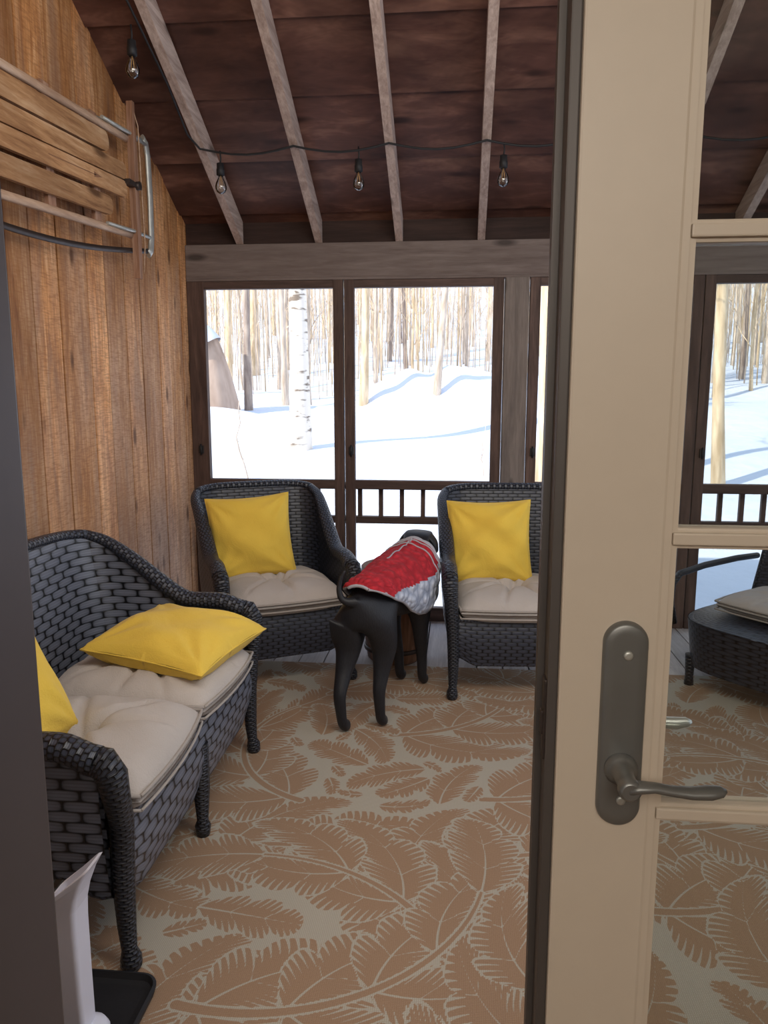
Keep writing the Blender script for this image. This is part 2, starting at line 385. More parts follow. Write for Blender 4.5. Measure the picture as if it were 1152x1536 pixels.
def make_handle(loc,ysign,mat,lab,ls=1.0):
    H=empty('handle',loc); H.parent=D; H['label']=lab; H.scale=(1,1,1)
    MS=Matrix.Scale(ysign,4,(0,1,0))
    b=MB(); pts=[]
    hw,hh=.025,.124
    for k in range(33):
        a=pi*k/32; pts.append((hw*math.cos(a),hh-hw+hw*math.sin(a)))
    for k in range(33):
        a=pi+pi*k/32; pts.append((hw*math.cos(a),-hh+hw+hw*math.sin(a)))
    n=len(pts)
    for (sc,yy) in ((1,0.0),(1,-.005),(.93,-.0085),(.84,-.010),(.5,-.0102)):
        for p,q in pts:
            dz=q-(hh-hw if q>0 else -(hh-hw)) if abs(q)>hh-hw else 0
            b.v.append((p*sc, yy, (q-dz)+dz*sc if sc<1 else q))
    for j in range(4):
        for k in range(n):
            k2=(k+1)%n; b.face([j*n+k,(j+1)*n+k,(j+1)*n+k2,j*n+k2])
    b.face([4*n+k for k in range(n)][::-1],None,0,True)
    b.xf(MS); b.build('handle_plate',mat,H)
    for z in (.086,-.09):
        bb=MB(); bb.lathe([(.0055,0),(.0055,.002),(.0045,.003),(.002,.0032)],seg=14); bb.xf(MS@Matrix.Translation((0.002,-.0095,z))@Matrix.Rotation(pi/2,4,'X'))
        bb.build('screw',STEEL,H)
    bb=MB(); bb.lathe([(.019,0),(.019,.006),(.015,.010),(.0115,.014),(.0105,.040),(.0125,.046),(.0125,.054),(.009,.058)],seg=24); bb.xf(Matrix.Translation((0,-.008,-.050))@Matrix.Rotation(pi/2,4,'X'))
    lv=[(0.0,-.056,-.050),(.012,-.058,-.047),(.03,-.058,-.0465),(.052,-.057,-.050),(.075,-.055,-.0525),(.098,-.053,-.052),(.112,-.053,-.050),(.118,-.053,-.049)]
    lv=[(p[0]*ls,p[1],p[2]) for p in lv]
    bb.tube(lv,[.011,.0105,.0085,.0085,.010,.0115,.009,.003],12,sq=(1.0,.62))
    bb.xf(MS); bb.build('lever',mat,H)
make_handle((.193-.51,.860-.88,1.115-.02),1,NICKEL,'satin nickel lever handle on a long rounded plate',.88)
make_handle((.185-.51,.905-.88,1.127-.02),-1,NICKELD,'outside nickel lever handle in a painted daylit tone, seen through the glass')

# ---------------------------------------------------------------- rug
RX0,RX1,RY0,RY1=-1.52,2.5,1.02,3.97
st=.004
nx=int((RX1-RX0)/st)+1; ny=int((RY1-RY0)/st)+1
F=np.full((ny,nx),-1.0,dtype=np.float32)
def stamp(cx,cy,R,fn):
    i0=max(0,int((cx-R-RX0)/st)); i1=min(nx,int((cx+R-RX0)/st)+1); j0=max(0,int((cy-R-RY0)/st)); j1=min(ny,int((cy+R-RY0)/st)+1)
    if i1<=i0 or j1<=j0: return
    X,Y=np.meshgrid(RX0+np.arange(i0,i1)*st,RY0+np.arange(j0,j1)*st); fn(X,Y,slice(j0,j1),slice(i0,i1))
def leaf(bx,by,ang,L,W,cur,nl=3):
    ca,sa=math.cos(ang),math.sin(ang)
    def fn(X,Y,sj,si):
        u=((X-bx)*ca+(Y-by)*sa)/L; v=-(X-bx)*sa+(Y-by)*ca
        v=v-cur*L*(u*u+.35*u*u*u)
        av=np.abs(v)
        us=u-av/L*.75
        uc=np.clip(u,0.0001,.9999); usc=np.clip(us,0.0001,.9999)
        base=W*np.sin(pi*np.clip((uc*.4+usc*.6),.0001,.9999)**.80)**.55
        s_=np.abs(np.sin(pi*nl*usc+.25))
        lob=.46+.54*np.clip(s_*1.25,0,1)**.5
        prof=base*lob
        inb=(u>0)&(u<1)&(us>-.08)
        d=np.where(inb,prof-av,-.02)
        blk=F[sj,si]
        blk=np.where((prof+.008-av>0)&(u>-.01)&(u<1.02),-1.0,blk)
        ph=(us*L+av*av*1.5)/.021
        fr=np.abs(ph-np.floor(ph)-.5)
        e=np.clip(av/np.maximum(prof,1e-4),0,1)
        half=.0006+.0042*e*e
        line=(.5-fr)*.021-half
        line=np.where(e>.45,line,.01)
        ph2=usc*nl+.08+.5; fr2=np.abs(ph2-np.floor(ph2)-.5)
        l2=fr2*L/nl-.0020; l2=np.where((e>.0)&(e<.62),l2,.01)
        rib=av-.0030*(1.3-uc)
        val=np.minimum(np.minimum(np.minimum(d*170,line*260),rib*300),l2*300)
        blk=np.where(d>0,np.clip(val,-1,1),np.maximum(blk,np.clip(d*170,-1,1)))
        F[sj,si]=blk
    stamp(bx+ca*L/2,by+sa*L/2,L*.85+W,fn)
def dot(x,y,r,out=.007):
    def fn(X,Y,sj,si):
        d=r-np.hypot(X-x,Y-y); blk=F[sj,si]
        blk=np.where((d>-out)&(d<=0)&(blk<.99),np.minimum(blk,-.6),blk); blk=np.where(d>0,1.0,blk); F[sj,si]=blk
    stamp(x,y,r+out+.01,fn)
def stemline(P,r0,r1):
    # clear a margin first, then fill, so the stem reads as one clean band
    n=len(P)
    for i,(x,y,a) in enumerate(P):
        r=lerp(r0,r1,i/(n-1))+.007
        def fn(X,Y,sj,si):
            blk=F[sj,si]; F[sj,si]=np.where(np.hypot(X-x,Y-y)<r,-1.0,blk)
        stamp(x,y,r+.01,fn)
    for i,(x,y,a) in enumerate(P):
        r=lerp(r0,r1,i/(n-1))
        def fn(X,Y,sj,si):
            blk=F[sj,si]; F[sj,si]=np.maximum(blk,np.clip((r-np.hypot(X-x,Y-y))*200,-1,1))
        stamp(x,y,r+.01,fn)
stems=[]
row=0
rr=random.Random(11)
yy=.70
while yy<4.3:
    xx=-2.1+(row%2)*.38
    while xx<2.9:
        stems.append((xx+rr.uniform(-.08,.08),yy+rr.uniform(-.08,.08),math.radians(rr.choice([35,50,150,25,20,125])+rr.uniform(-12,12)),rr.choice([-1,1])*rr.uniform(1.2,2.1)))
        xx+=.74
    yy+=.47; row+=1
rr.shuffle(stems)
for (sx,sy,a,cv) in stems:
    L=1.0; P=[]
    x,y=sx,sy; n=110
    for i in range(n+1):
        t=i/n; aa=a+cv*(t-.3); P.append((x,y,aa)); x+=math.cos(aa)*L/n; y+=math.sin(aa)*L/n
    for i in range(6,n-8,24):
        px,py,aa=P[i]; t=i/n
        Lf=.46*(1-.25*t)
        for sd in (1,-1):
            leaf(px,py,aa+sd*(1.0-.35*t),Lf*rr.uniform(.9,1.12),Lf*.31,-sd*.42,3)
    leaf(P[-1][0],P[-1][1],P[-1][2],.38,.12,0.2,3)
    stemline(P,.014,.005)
for k in range(9000):
    x=rr.uniform(RX0,RX1); y=rr.uniform(RY0,RY1); a=rr.uniform(0,2*pi); L=(.32,.24,.18,.13,.10)[min(4,k//1800)]; ok=True
    for q in range(1,7):
        for s_ in (-1,0,1):
            t=q/6.8; X_=x+math.cos(a)*L*t-math.sin(a)*s_*.14*L*math.sin(pi*t); Y_=y+math.sin(a)*L*t+math.cos(a)*s_*.14*L*math.sin(pi*t)
            i=int((X_-RX0)/st); j=int((Y_-RY0)/st)
            if not(0<=i<nx and 0<=j<ny) or F[j,i]>-.9: ok=False;break
        if not ok: break
    if ok: leaf(x,y,a,L,L*.26,rr.uniform(-.3,.3),3 if L>.15 else 2)
gx_,gy_=np.meshgrid(RX0+np.arange(nx)*st,RY0+np.arange(ny)*st)
co=np.zeros((ny,nx,3),dtype=np.float32); co[...,0]=gx_-.49; co[...,1]=gy_-2.5
co[...,2]=.008; co[0,:,2]=0;co[-1,:,2]=0;co[:,0,2]=0;co[:,-1,2]=0
me=bpy.data.meshes.new('rug')
me.vertices.add(nx*ny); me.vertices.foreach_set('co',co.ravel())
jj,ii=np.meshgrid(np.arange(ny-1),np.arange(nx-1),indexing='ij'); q=(jj*nx+ii).ravel()
fc=np.stack([q,q+1,q+nx+1,q+nx],1).astype(np.int32)
me.loops.add(fc.size); me.loops.foreach_set('vertex_index',fc.ravel())
me.polygons.add(len(fc)); me.polygons.foreach_set('loop_start',np.arange(0,fc.size,4,dtype=np.int32))
me.update(calc_edges=True)
at=me.attributes.new('pat','FLOAT','POINT'); at.data.foreach_set('value',F.ravel())
m=M('leaf_pattern_rug',.95,spec=.1)
a=m.n('ShaderNodeAttribute',attribute_name='pat')
v=m.coord('Object'); n1=m.noise(v,260,2); n2=m.noise(v,2.0,3)
f=m.math('ADD',a.outputs['Fac'],m.math('MULTIPLY',m.math('SUBTRACT',n1,.5),.8))
f=m.ramp(m.math('ADD',m.math('MULTIPLY',f,.5),.5),[(.42,(0,0,0)),(.54,(1,1,1))])
wv=m.n('ShaderNodeTexWave',wave_type='BANDS',bands_direction='X'); m.l(v,wv.inputs[0]); wv.inputs['Scale'].default_value=60
wv2=m.n('ShaderNodeTexWave',wave_type='BANDS',bands_direction='Y'); m.l(v,wv2.inputs[0]); wv2.inputs['Scale'].default_value=60
w=m.math('MULTIPLY',wv.outputs['Fac'],wv2.outputs['Fac'])
bg=m.mix(w,(.42,.38,.31),(.62,.57,.48)); bg=m.mix(m.math('MULTIPLY',n1,.5),bg,(.36,.325,.27))
fg=m.mix(n1,(.28,.178,.112),(.40,.262,.17)); fg=m.mix(m.math('MULTIPLY',w,.25),fg,(.5,.37,.27))
m.base(m.mix(f,bg,fg)); m.bump(m.math('ADD',m.math('MULTIPLY',w,.4),m.math('MULTIPLY',f,.5)),.4,.003)
me.materials.append(m.m)
rug=bpy.data.objects.new('rug',me); COL.objects.link(rug); rug.location=(.49,2.5,.001)
TH(rug,'beige flatwoven rug with large tan leaf pattern','rug')

# ---------------------------------------------------------------- wicker seating
def wicker_seat(name,a,d,bh,armh,loc,rot,label,cat,group,splay=.03,mid=False,rec=.13,weave=WICKF,zb=.17,seat_z=.36):
    e=TH(empty(name,loc,(0,0,rot)),label,cat,group)
    r=.13; path=[]
    N=18
    for i in range(N+1): path.append((-a,lerp(-d/2,d/2-r,i/N),-1,0))
    for i in range(1,11):
        t=pi/2*i/10; path.append((-a+r-r*math.cos(t),d/2-r+r*math.sin(t),-math.cos(t),math.sin(t)))
    nb=max(10,int(2*(a-r)/.05))
    for i in range(1,nb+1): path.append((lerp(-a+r,a-r,i/nb),d/2,0,1))
    for i in range(1,11):
        t=pi/2*i/10; path.append((a-r+r*math.sin(t),d/2-r+r*math.cos(t),math.sin(t),math.cos(t)))
    for i in range(1,N+1): path.append((a,lerp(d/2-r,-d/2,i/N),1,0))
    Ls=[0]
    for i in range(1,len(path)): Ls.append(Ls[-1]+math.hypot(path[i][0]-path[i-1][0],path[i][1]-path[i-1][1]))
    def top(p):
        t=sm(-.10,d/2-.03,p[1]); arch=.0
        if abs(p[0])<a-.02: arch=.025*(1-(p[0]/a)**4)
        dip=.03*sm(-d/2+.1,-d/2,p[1])
        return armh+(bh-armh-.025)*t+arch-dip
    def pos(p,z):
        k=max(0,(z-seat_z)/(bh-seat_z)); wb=sm(-.05,d/2,p[1])
        fl=splay*max(0,(z-.0)/armh) if z<armh else splay
        x=p[0]+p[2]*(fl-.0)+math.copysign(1,p[0])*(.02*k*wb if abs(p[0])>a-.2 else 0)
        y=p[1]+wb*rec*k**1.1
        bulge=.015*math.sin(pi*min(1,max(0,(z-zb)/(armh-zb))))
        return (x+p[2]*bulge,y+p[3]*bulge,z)
    def seg(nm,i0,i1):
        b=MB(); n=i1-i0; nv=14
        def lo_(p): return zb+.10*sm(-d/2+.02,-d/2+.12,p[1])*sm(d/2,d/2-.12,p[1])+.05*sm(.10,0,abs(p[1]+d/2))
        def fn(u,v):
            i=i0+int(round(u*n)); p=path[i]; return pos(p,lerp(lo_(p),top(p),v))
        def uvf(u,v):
            i=i0+int(round(u*n)); p=path[i]; return (Ls[i],lerp(lo_(p),top(p),v))
        b.grid(fn,n,nv,0,uvf)
        def fn2(u,v):
            i=i0+int(round(u*n)); p=path[i]; q=fn(u,v); return (q[0]-p[2]*.022,q[1]-p[3]*.022,q[2])
        b.grid(fn2,n,nv,0,uvf)
        pts=[];rad=[]
        for i in range(i0,i1+1):
            p=path[i]; q=pos(p,top(p)); w=sm(0,d/2-.02,p[1]); rr_=lerp(.040,.024,w)
            pts.append((q[0]-p[2]*.011,q[1]-p[3]*.011,q[2]-rr_*.4)); rad.append(rr_)
        b.tube(pts,rad,12,1,sq=(1.0,.85))
        pts=[]
        for i in range(i0,i1+1,1):
            q=fn((i-i0)/n,0); pts.append((q[0]-path[i][2]*.011,q[1]-path[i][3]*.011,q[2]))
        b.tube(pts,.012,6,1)
        b.build(nm,[weave,WICKR],e)
    iA=N+4; iB=len(path)-1-iA
    seg('armrest',0,iA); seg('backrest',iA,iB); seg('armrest',iB,len(path)-1)
    b=MB()
    def fa(u,v):
        x=lerp(-a-.0,a+.0,u); ed=min(u,1-u)*2*a
        lo=zb+.05*sm(.12,0,ed)
        if mid: lo+=.03*sm(.1,0,abs(x))
        z=lerp(lo,seat_z+.03,v); return (x,-d/2-.022-.018*math.sin(pi*v),z)
    b.grid(fa,max(16,int(2*a/.05)),8,0,lambda u,v:(u*2*a,lerp(zb,seat_z+.03,v)))
    b.grid(lambda u,v:tuple(Vector(fa(u,v))+Vector((0,.02,0))),max(16,int(2*a/.05)),8,0,lambda u,v:(u*2*a,lerp(zb,seat_z+.03,v)))
    n=40; b.tube([tuple(Vector(fa(i/n,1))+Vector((0,.01,0))) for i in range(n+1)],.014,8,1)
    b.tube([tuple(Vector(fa(i/n,0))+Vector((0,.01,0))) for i in range(n+1)],.010,6,1)
    b.build('front_apron',[weave,WICKR],e)
    b=MB(); b.box(-a+.005,a-.005,-d/2,d/2-.02,seat_z-.03,seat_z,bev=.008)
    b.build('seat_deck',weave,e)
    for sx in (-1,1):
        b=MB(); y0=-d/2
        q=pos((sx*a,y0,sx,0),armh-.03)
        X=q[0]-sx*.011
        pts=[(X,y0+.03,armh-.045),(X,y0-.012,armh-.052),(X,y0-.032,armh-.085),(X-sx*.004,y0-.038,armh-.14),(sx*(a+.008),y0-.03,seat_z+.05),(sx*a,y0-.022,zb+.10),(sx*a,y0-.024,.12),(sx*(a+.002),y0-.028,.055),(sx*(a+.004),y0-.032,.035),(sx*(a+.004),y0-.032,.012),(sx*(a+.004),y0-.032,0)]
        b.tube(pts,[.036,.040,.039,.034,.031,.030,.024,.020,.027,.028,.022],12,0)
        b.build('leg',LEGW,e)
        b=MB(); y1=d/2-.05
        b.tube([(sx*(a-.05),y1,zb+.16),(sx*(a-.05),y1,zb),(sx*(a-.045),y1+.02,.055),(sx*(a-.045),y1+.025,.035),(sx*(a-.045),y1+.025,0)],[.026,.026,.019,.026,.022],10,0)
        b.build('leg',LEGW,e)
    if mid:
        for yy in (-d/2-.02,d/2-.05):
            b=MB(); b.tube([(0,yy,zb+.16),(0,yy,zb),(0,yy,.055),(0,yy,.035),(0,yy,0)],[.028,.028,.019,.027,.022],10,0); b.build('leg',LEGW,e)
    return e
RZ=.009
CH1=(-.97,3.905,RZ); CH2=(.285,3.90,RZ); LV=(-1.165,2.31,RZ)
c1=wicker_seat('wicker_armchair',.315,.62,.95,.64,CH1,math.radians(28),'dark wicker armchair beside the pine wall, holding a yellow pillow','armchair','dark wicker armchairs')
c2=wicker_seat('wicker_armchair',.315,.62,.95,.64,CH2,math.radians(4),'dark wicker armchair by the screened windows next to the dog','armchair','dark wicker armchairs')
lv=wicker_seat('wicker_loveseat',.60,.62,.93,.645,LV,math.radians(90),'dark wicker loveseat against the pine board wall','sofa',None,splay=.06,mid=True,rec=.10,weave=WICK)

def cushion(loc,rot,sx,sy,h,label,group):
    e=TH(empty('seat_cushion',loc,(0,0,rot)),label,'cushion',group)
    n=60
    def out(u,v):
        k=.14
        x=u*math.sqrt(1-k*v*v*.9); y=v*math.sqrt(1-k*u*u*.9); return x*sx/2,y*sy/2
    R=random.Random(int(loc[0]*100)); cr=[(R.uniform(-.3,.3)+2*pi*k/8,R.uniform(.6,1.2)) for k in range(8)]
    def surf(sgn):
        def fn(a_,b_):
            u=a_*2-1;v=b_*2-1
            u=math.sin(u*pi/2)*.35+u*.65; v=math.sin(v*pi/2)*.35+v*.65
            x,y=out(u,v)
            e_=max(0,1-abs(u)**5)**.5*max(0,1-abs(v)**5)**.5
            z=sgn*h/2*e_
            if sgn>0:
                r_=math.hypot(u,v); an=math.atan2(v,u)
                z+=h*.20*e_*(1-.3*r_*r_)
                z-=h*.72*e_*math.exp(-(r_/.18)**2)
                f=0
                for c,am in cr:
                    da=abs((an-c+pi)%(2*pi)-pi)*max(r_,.05)
                    f+=am*math.exp(-(da/.042)**2)
                z-=h*.30*min(1.2,f)*math.exp(-(r_/.80)**2)*(1-math.exp(-(r_/.08)**2))*e_
                z+=.005*math.sin(u*9+loc[0]*7)*math.sin(v*8+loc[1]*5)*e_
            return (x,y,h/2+z)
        return fn
    b=MB(); b.grid(surf(1),n,n); b.grid(surf(-1),n,n)
    o=b.build('cushion_cover',BEI,e)
    md=o.modifiers.new('w','WELD'); md.merge_threshold=.0005
    pts=[]
    for k in range(4):
        for i in range(20):
            t=-1+2*i/20; u,v=[(t,-1),(1,t),(-t,1),(-1,-t)][k]; x,y=out(u,v); pts.append((x,y,h/2))
    pts.append(pts[0]); 
    b=MB(); b.tube([(p[0]*1.003,p[1]*1.003,p[2]+.018) for p in pts],.0055,6); b.tube([(p[0]*1.003,p[1]*1.003,p[2]-.022) for p in pts],.0045,6); b.build('piping',BEIP,e)
    b=MB(); b.lathe([(.002,0),(.012,.001),(.012,.005),(.006,.008)],(0,0,h+h*.20-h*.72-.001),12); b.build('tuft_button',BEIP,e)
    return e
def loc_in(c,rot,x,y,z):
    return (c[0]+x*math.cos(rot)-y*math.sin(rot),c[1]+x*math.sin(rot)+y*math.cos(rot),c[2]+z)
G='beige seat cushions'
sz=.362
cushion(loc_in(CH1,math.radians(28),0,-.065,sz),math.radians(28),.60,.62,.135,'beige tufted seat cushion on the armchair by the pine wall',G)
cushion(loc_in(CH2,math.radians(4),0,-.065,sz),math.radians(4),.60,.62,.135,'beige tufted seat cushion on the armchair beside the dog',G)
cushion((LV[0]+.065,LV[1]-.289,LV[2]+sz),math.radians(92),.57,.62,.14,'beige tufted loveseat cushion with nothing lying on it',G)
cushion((LV[0]+.065,LV[1]+.289,LV[2]+sz),math.radians(88),.57,.62,.14,'beige tufted loveseat cushion under a flat yellow pillow',G)

def pillow(loc,rot,s,h,label,seed=0):
    R=random.Random(seed); n=44
    w=[(R.uniform(0,6),R.uniform(0,6),R.uniform(2,6)) for _ in range(5)]
    def surf(sgn):
        def fn(a_,b_):
            u=a_*2-1;v=b_*2-1
            x=u*(1-.075*(1-v*v)); y=v*(1-.075*(1-u*u))
            e_=max(0,(1-u*u)*(1-v*v)); z=sgn*h/2*(e_**.38)
            wr=sum(math.sin(u*k+p)*math.sin(v*k*1.3+q_) for p,q_,k in w)*.007*e_**.4
            cr=0
            for cu,cv in ((1,1),(-1,1),(1,-1),(-1,-1)):
                dx,dy=cu-u,cv-v; r_=math.hypot(dx,dy)
                if r_<1.0:
                    an=math.atan2(dy*cv,dx*cu); cr+=math.cos(an*12)*.005*math.sin(pi*r_)
            return (x*s/2,y*s/2,z+wr+sgn*cr)
        return fn
    b=MB(); b.grid(surf(1),n,n); b.grid(surf(-1),n,n)
    pts=[]
    for k in range(4):
        for i in range(16):
            t=-1+2*i/16; u,v=[(t,-1),(1,t),(-t,1),(-1,-t)][k]; pts.append((u*(1-.075*(1-v*v))*s/2,v*(1-.075*(1-u*u))*s/2,0))
    pts.append(pts[0]); b.tube(pts,.0035,5)
    o=b.build('throw_pillow',YEL,loc=loc,rot=rot)
    md=o.modifiers.new('w','WELD'); md.merge_threshold=.0004
    return TH(o,label,'pillow','yellow throw pillows')
def prot(yaw,tilt,roll=0):
    return (Matrix.Rotation(yaw,4,'Z')@Matrix.Rotation(pi/2-tilt,4,'X')@Matrix.Rotation(roll,4,'Z')).to_euler()
r28=math.radians(28)
pillow(loc_in(CH1,r28,-.09,.10,.700),prot(math.radians(20),math.radians(16),math.radians(3)),.445,.19,'yellow square pillow leaning on the armchair by the pine wall',1)
pillow(loc_in(CH2,math.radians(4),-.105,.10,.688),prot(math.radians(3),math.radians(16),math.radians(1)),.44,.19,'yellow square pillow leaning on the armchair beside the dog',2)
pillow((-1.02,2.640,RZ+.572),(math.radians(2),math.radians(5),math.radians(-12)),.48,.18,'yellow square pillow lying flat on the loveseat cushion',3)
pillow((-1.29,1.92,RZ+.655),prot(math.radians(76),math.radians(30),math.radians(0)),.43,.17,'yellow square pillow leaning against the loveseat back',4)

LC=(1.62,3.84,RZ); LR=math.radians(-50)
e=TH(empty('lounge_chair',LC,(0,0,LR)),'dark wicker lounge chair with open curved arms behind the glass door','armchair')
b=MB()
b.grid(lambda u,v:(.36*math.cos(2*pi*u)*(abs(math.cos(2*pi*u))+.001)**-.45*1.0*(1-.06*(1-v)),.42*math.sin(2*pi*u)*(abs(math.sin(2*pi*u))+.001)**-.45*(1-.06*(1-v)),lerp(.11,.35,v)),64,6,0,lambda u,v:(u*2.6,v*.24),wu=True)
b.build('seat_base',WICKF,e)
b=MB(); b.grid(lambda u,v:(.36*math.cos(2*pi*u)*(abs(math.cos(2*pi*u))+.001)**-.45*(1-v)*.99,.42*math.sin(2*pi*u)*(abs(math.sin(2*pi*u))+.001)**-.45*(1-v)*.99,.35+.02*math.sin(v*pi/2)),64,6,0,lambda u,v:(u*2.6,v*.36),wu=True); b.build('seat_deck',WICKF,e)
b=MB(); b.grid(lambda u,v:(lerp(-.34,.34,u),.30+.20*v+.03*math.sin(pi*u),lerp(.34,.92,v)-.05*abs(2*u-1)**4*v),16,14,0,lambda u,v:(u*.6,v*.6)); b.grid(lambda u,v:(lerp(-.34,.34,u),.325+.20*v+.03*math.sin(pi*u),lerp(.34,.92,v)-.05*abs(2*u-1)**4*v),16,14,0,lambda u,v:(u*.6,v*.6))
b.tube([(lerp(-.34,.34,i/20),.515+.03*math.sin(pi*i/20),.92-.05*abs(2*i/20-1)**4) for i in range(21)],.020,8,1)
for sx in(-.34,.34): b.tube([(sx,.315,.34),(sx,.51,.865)],.018,8,1)
b.build('backrest',[WICKF,WICKR],e)
for sx in (-.38,.38):
    b=MB(); b.tube([(sx,-.34,.30),(sx,-.38,.42),(sx,-.37,.51),(sx,-.31,.555),(sx,-.1,.57),(sx,.2,.57),(sx,.40,.56)],.017,10); b.build('armrest',LEGW,e)
for sx in (-.28,.28):
    for sy in (-.33,.33):
        b=MB(); b.tube([(sx,sy,.16),(sx,sy,.04),(sx,sy,0)],[.026,.02,.024],10); b.build('leg',LEGW,e)
cushion(loc_in(LC,LR,0,.03,.365),LR,.52,.50,.085,'beige tufted seat cushion on the lounge chair',G)

e=TH(empty('side_table',(-.335,4.10,0)),'small round brown wooden drum side table behind the dog','table')
b=MB(); b.lathe([(.13,0),(.15,.02),(.165,.12),(.17,.25),(.165,.38),(.15,.48),(.145,.50)],seg=32); b.build('drum_body',BARREL,e)
b=MB(); b.lathe([(.175,.50),(.185,.505),(.185,.53),(.178,.538)],seg=32); b.build('table_top',BARREL,e)
for z in (.08,.42):
    b=MB(); b.lathe([(.164+.001,z-.012),(.170,z-.010),(.171,z+.010),(.166,z+.012)],seg=32); b.build('metal_band',DKSTEEL,e)

def rrect(x0,x1,y0,y1,r,n=6):
    P=[]
    for cx,cy,a0 in ((x1-r,y1-r,0),(x0+r,y1-r,pi/2),(x0+r,y0+r,pi),(x1-r,y0+r,3*pi/2)):
        for i in range(n+1):
            a=a0+pi/2*i/n; P.append((cx+r*math.cos(a),cy+r*math.sin(a)))
    return P
def loft(b,rings,mi=0,cap=True,smooth=False):
    o=len(b.v); n=len(rings[0])
    for R in rings: b.v+=list(R)
    for j in range(len(rings)-1):
        for k in range(n):
            k2=(k+1)%n; b.face([o+j*n+k,o+j*n+k2,o+(j+1)*n+k2,o+(j+1)*n+k],None,mi,smooth)
    if cap:
        b.face([o+k for k in range(n)][::-1],None,mi,False); b.face([o+(len(rings)-1)*n+k for k in range(n)],None,mi,False)
b=MB()
tr=(-1.12,-.725,1.16,1.67)
def ring(ins,z,r=.05): return [(x,y,z) for x,y in rrect(tr[0]+ins,tr[1]-ins,tr[2]+ins,tr[3]-ins,max(.01,r-ins))]
loft(b,[ring(0.006,RZ),ring(0,RZ+.022),ring(.008,RZ+.025),ring(.014,RZ+.010),ring(.03,RZ+.008)])
TH(b.build('boot_tray',RUBBER),'black rubber boot tray with rounded corners on the rug','tray')
e=TH(empty('scoop_holder',(-.805,1.42,RZ+.010)),'white plastic upright scoop caddy standing on the black tray','container')
def rr_ring(x0,x1,hy,z,tilt=0,r=.010):
    return [(x,y,z+tilt*(x-(x0+x1)/2)/((x1-x0)/2)) for x,y in rrect(x0,x1,-hy,hy,r,5)]
b=MB()
loft(b,[rr_ring(-.045,.050,.048,0,r=.035),rr_ring(-.047,.054,.050,.03,r=.038),rr_ring(-.046,.052,.049,.07,r=.036),rr_ring(-.042,.044,.042,.085,r=.03),rr_ring(-.040,.012,.030,.092)],smooth=True)
b.build('base_cup',PLASTW,e)
b=MB(); loft(b,[rr_ring(-.040,.018,.030,.08),rr_ring(-.043,.016,.032,.20),rr_ring(-.046,.015,.034,.34),rr_ring(-.047,.016,.036,.385,.002),rr_ring(-.047,.023,.038,.408,.012),rr_ring(-.047,.038,.040,.430,.030),rr_ring(-.047,.054,.040,.447,.042),rr_ring(-.043,.048,.036,.447,.042),rr_ring(-.038,.004,.030,.38,.0)])
b.build('scoop_body',PLASTW,e)

# ---------------------------------------------------------------- sled on the wall
SX=-1.60
e=TH(empty('wooden_sled',(WX,3.1,2.4)),'vintage wooden slat sled with metal runners hanging on the pine wall','sled')
def sz_(y,z): return z+(y-3.6)*.062
def slat(y0,y1,z0,z1,x=SX,rn=.5,nm='slat'):
    b=MB(); P=[]
    hz=(z1-z0)/2; zc=(z0+z1)/2
    for k in range(9):
        a=-pi/2+pi*k/8; P.append((y1-hz*.9+hz*.9*math.cos(a),zc+hz*math.sin(a)))
    for k in range(9):
        a=pi/2+pi*k/8; P.append((y0+hz*.5+hz*.5*math.cos(a),zc+hz*math.sin(a)))
    P=[(p,sz_(p,q)) for p,q in P]
    b.prism(P,'X',x-.010,x+.010,rn=rn); return b.build(nm,SLEDW,e,True)
slat(2.35,3.55,2.550,2.636,rn=.35); slat(2.3,3.72,2.464,2.538,x=SX+.002,rn=.55); slat(2.3,3.72,2.382,2.458,x=SX+.002,rn=.9); slat(2.35,3.56,2.280,2.362,rn=.2)
ax=SX+.0121
b=MB()
def yz(P,x0,x1): b.prism([(p,sz_(p,q)) for p,q in P],'X',x0,x1)
yz([(3.0,2.424),(3.40,2.424),(3.40,2.428),(3.0,2.428)],ax,ax+.0006); yz([(3.38,2.414),(3.46,2.426),(3.38,2.438)],ax,ax+.0006)
b.build('painted_arrow',simple('faded_brown_paint',(.26,.12,.06),.7),e,True)
for y in (2.55,3.05,3.45):
    b=MB(); b.box(SX-.030,SX-.011,y-.03,y+.03,2.22,2.70); 
    for i,v in enumerate(b.v): b.v[i]=(v[0],v[1],sz_(y,v[2]))
    b.build('cross_brace',SLEDD,e,True)
b=MB(); b.prism([(3.790,2.03),(3.822,2.03),(3.827,2.20),(3.829,2.44),(3.825,2.68),(3.818,2.85),(3.792,2.85),(3.785,2.68),(3.781,2.44),(3.785,2.2)],'X',SX-.004,SX+.026); b.build('steering_bar',SLEDD,e,True)
b=MB(); b.box(SX-.005,SX+.035,3.70,3.84,2.455,2.475,mi=0); b.tube([(SX+.01,3.80,2.465),(SX+.045,3.80,2.465)],.02,10); b.build('metal_bracket',DKSTEEL,e,True)
for z0 in (2.668,2.225):
    b=MB(); P=[(SX-.01,lerp(2.3,3.80,t),sz_(lerp(2.3,3.8,t),z0)) for t in [i/10 for i in range(11)]]
    b.tube(P,.015,8,sq=(1,1.2)); b.build('side_rail',SLEDR,e,True)
for z0,sg in ((2.70,1),(2.17,-1)):
    b=MB(); P=[]
    for i in range(25):
        t=i/24; y=lerp(2.25,4.0,t); P.append((SX-.055+.05*t*t,y,sz_(y,z0)-.05*math.sin(pi*t)*(1 if sg<0 else .3)))
    b.tube(P,.008,6,sq=(1,1.8)); b.build('runner',STEEL if sg>0 else DKSTEEL,e,True)
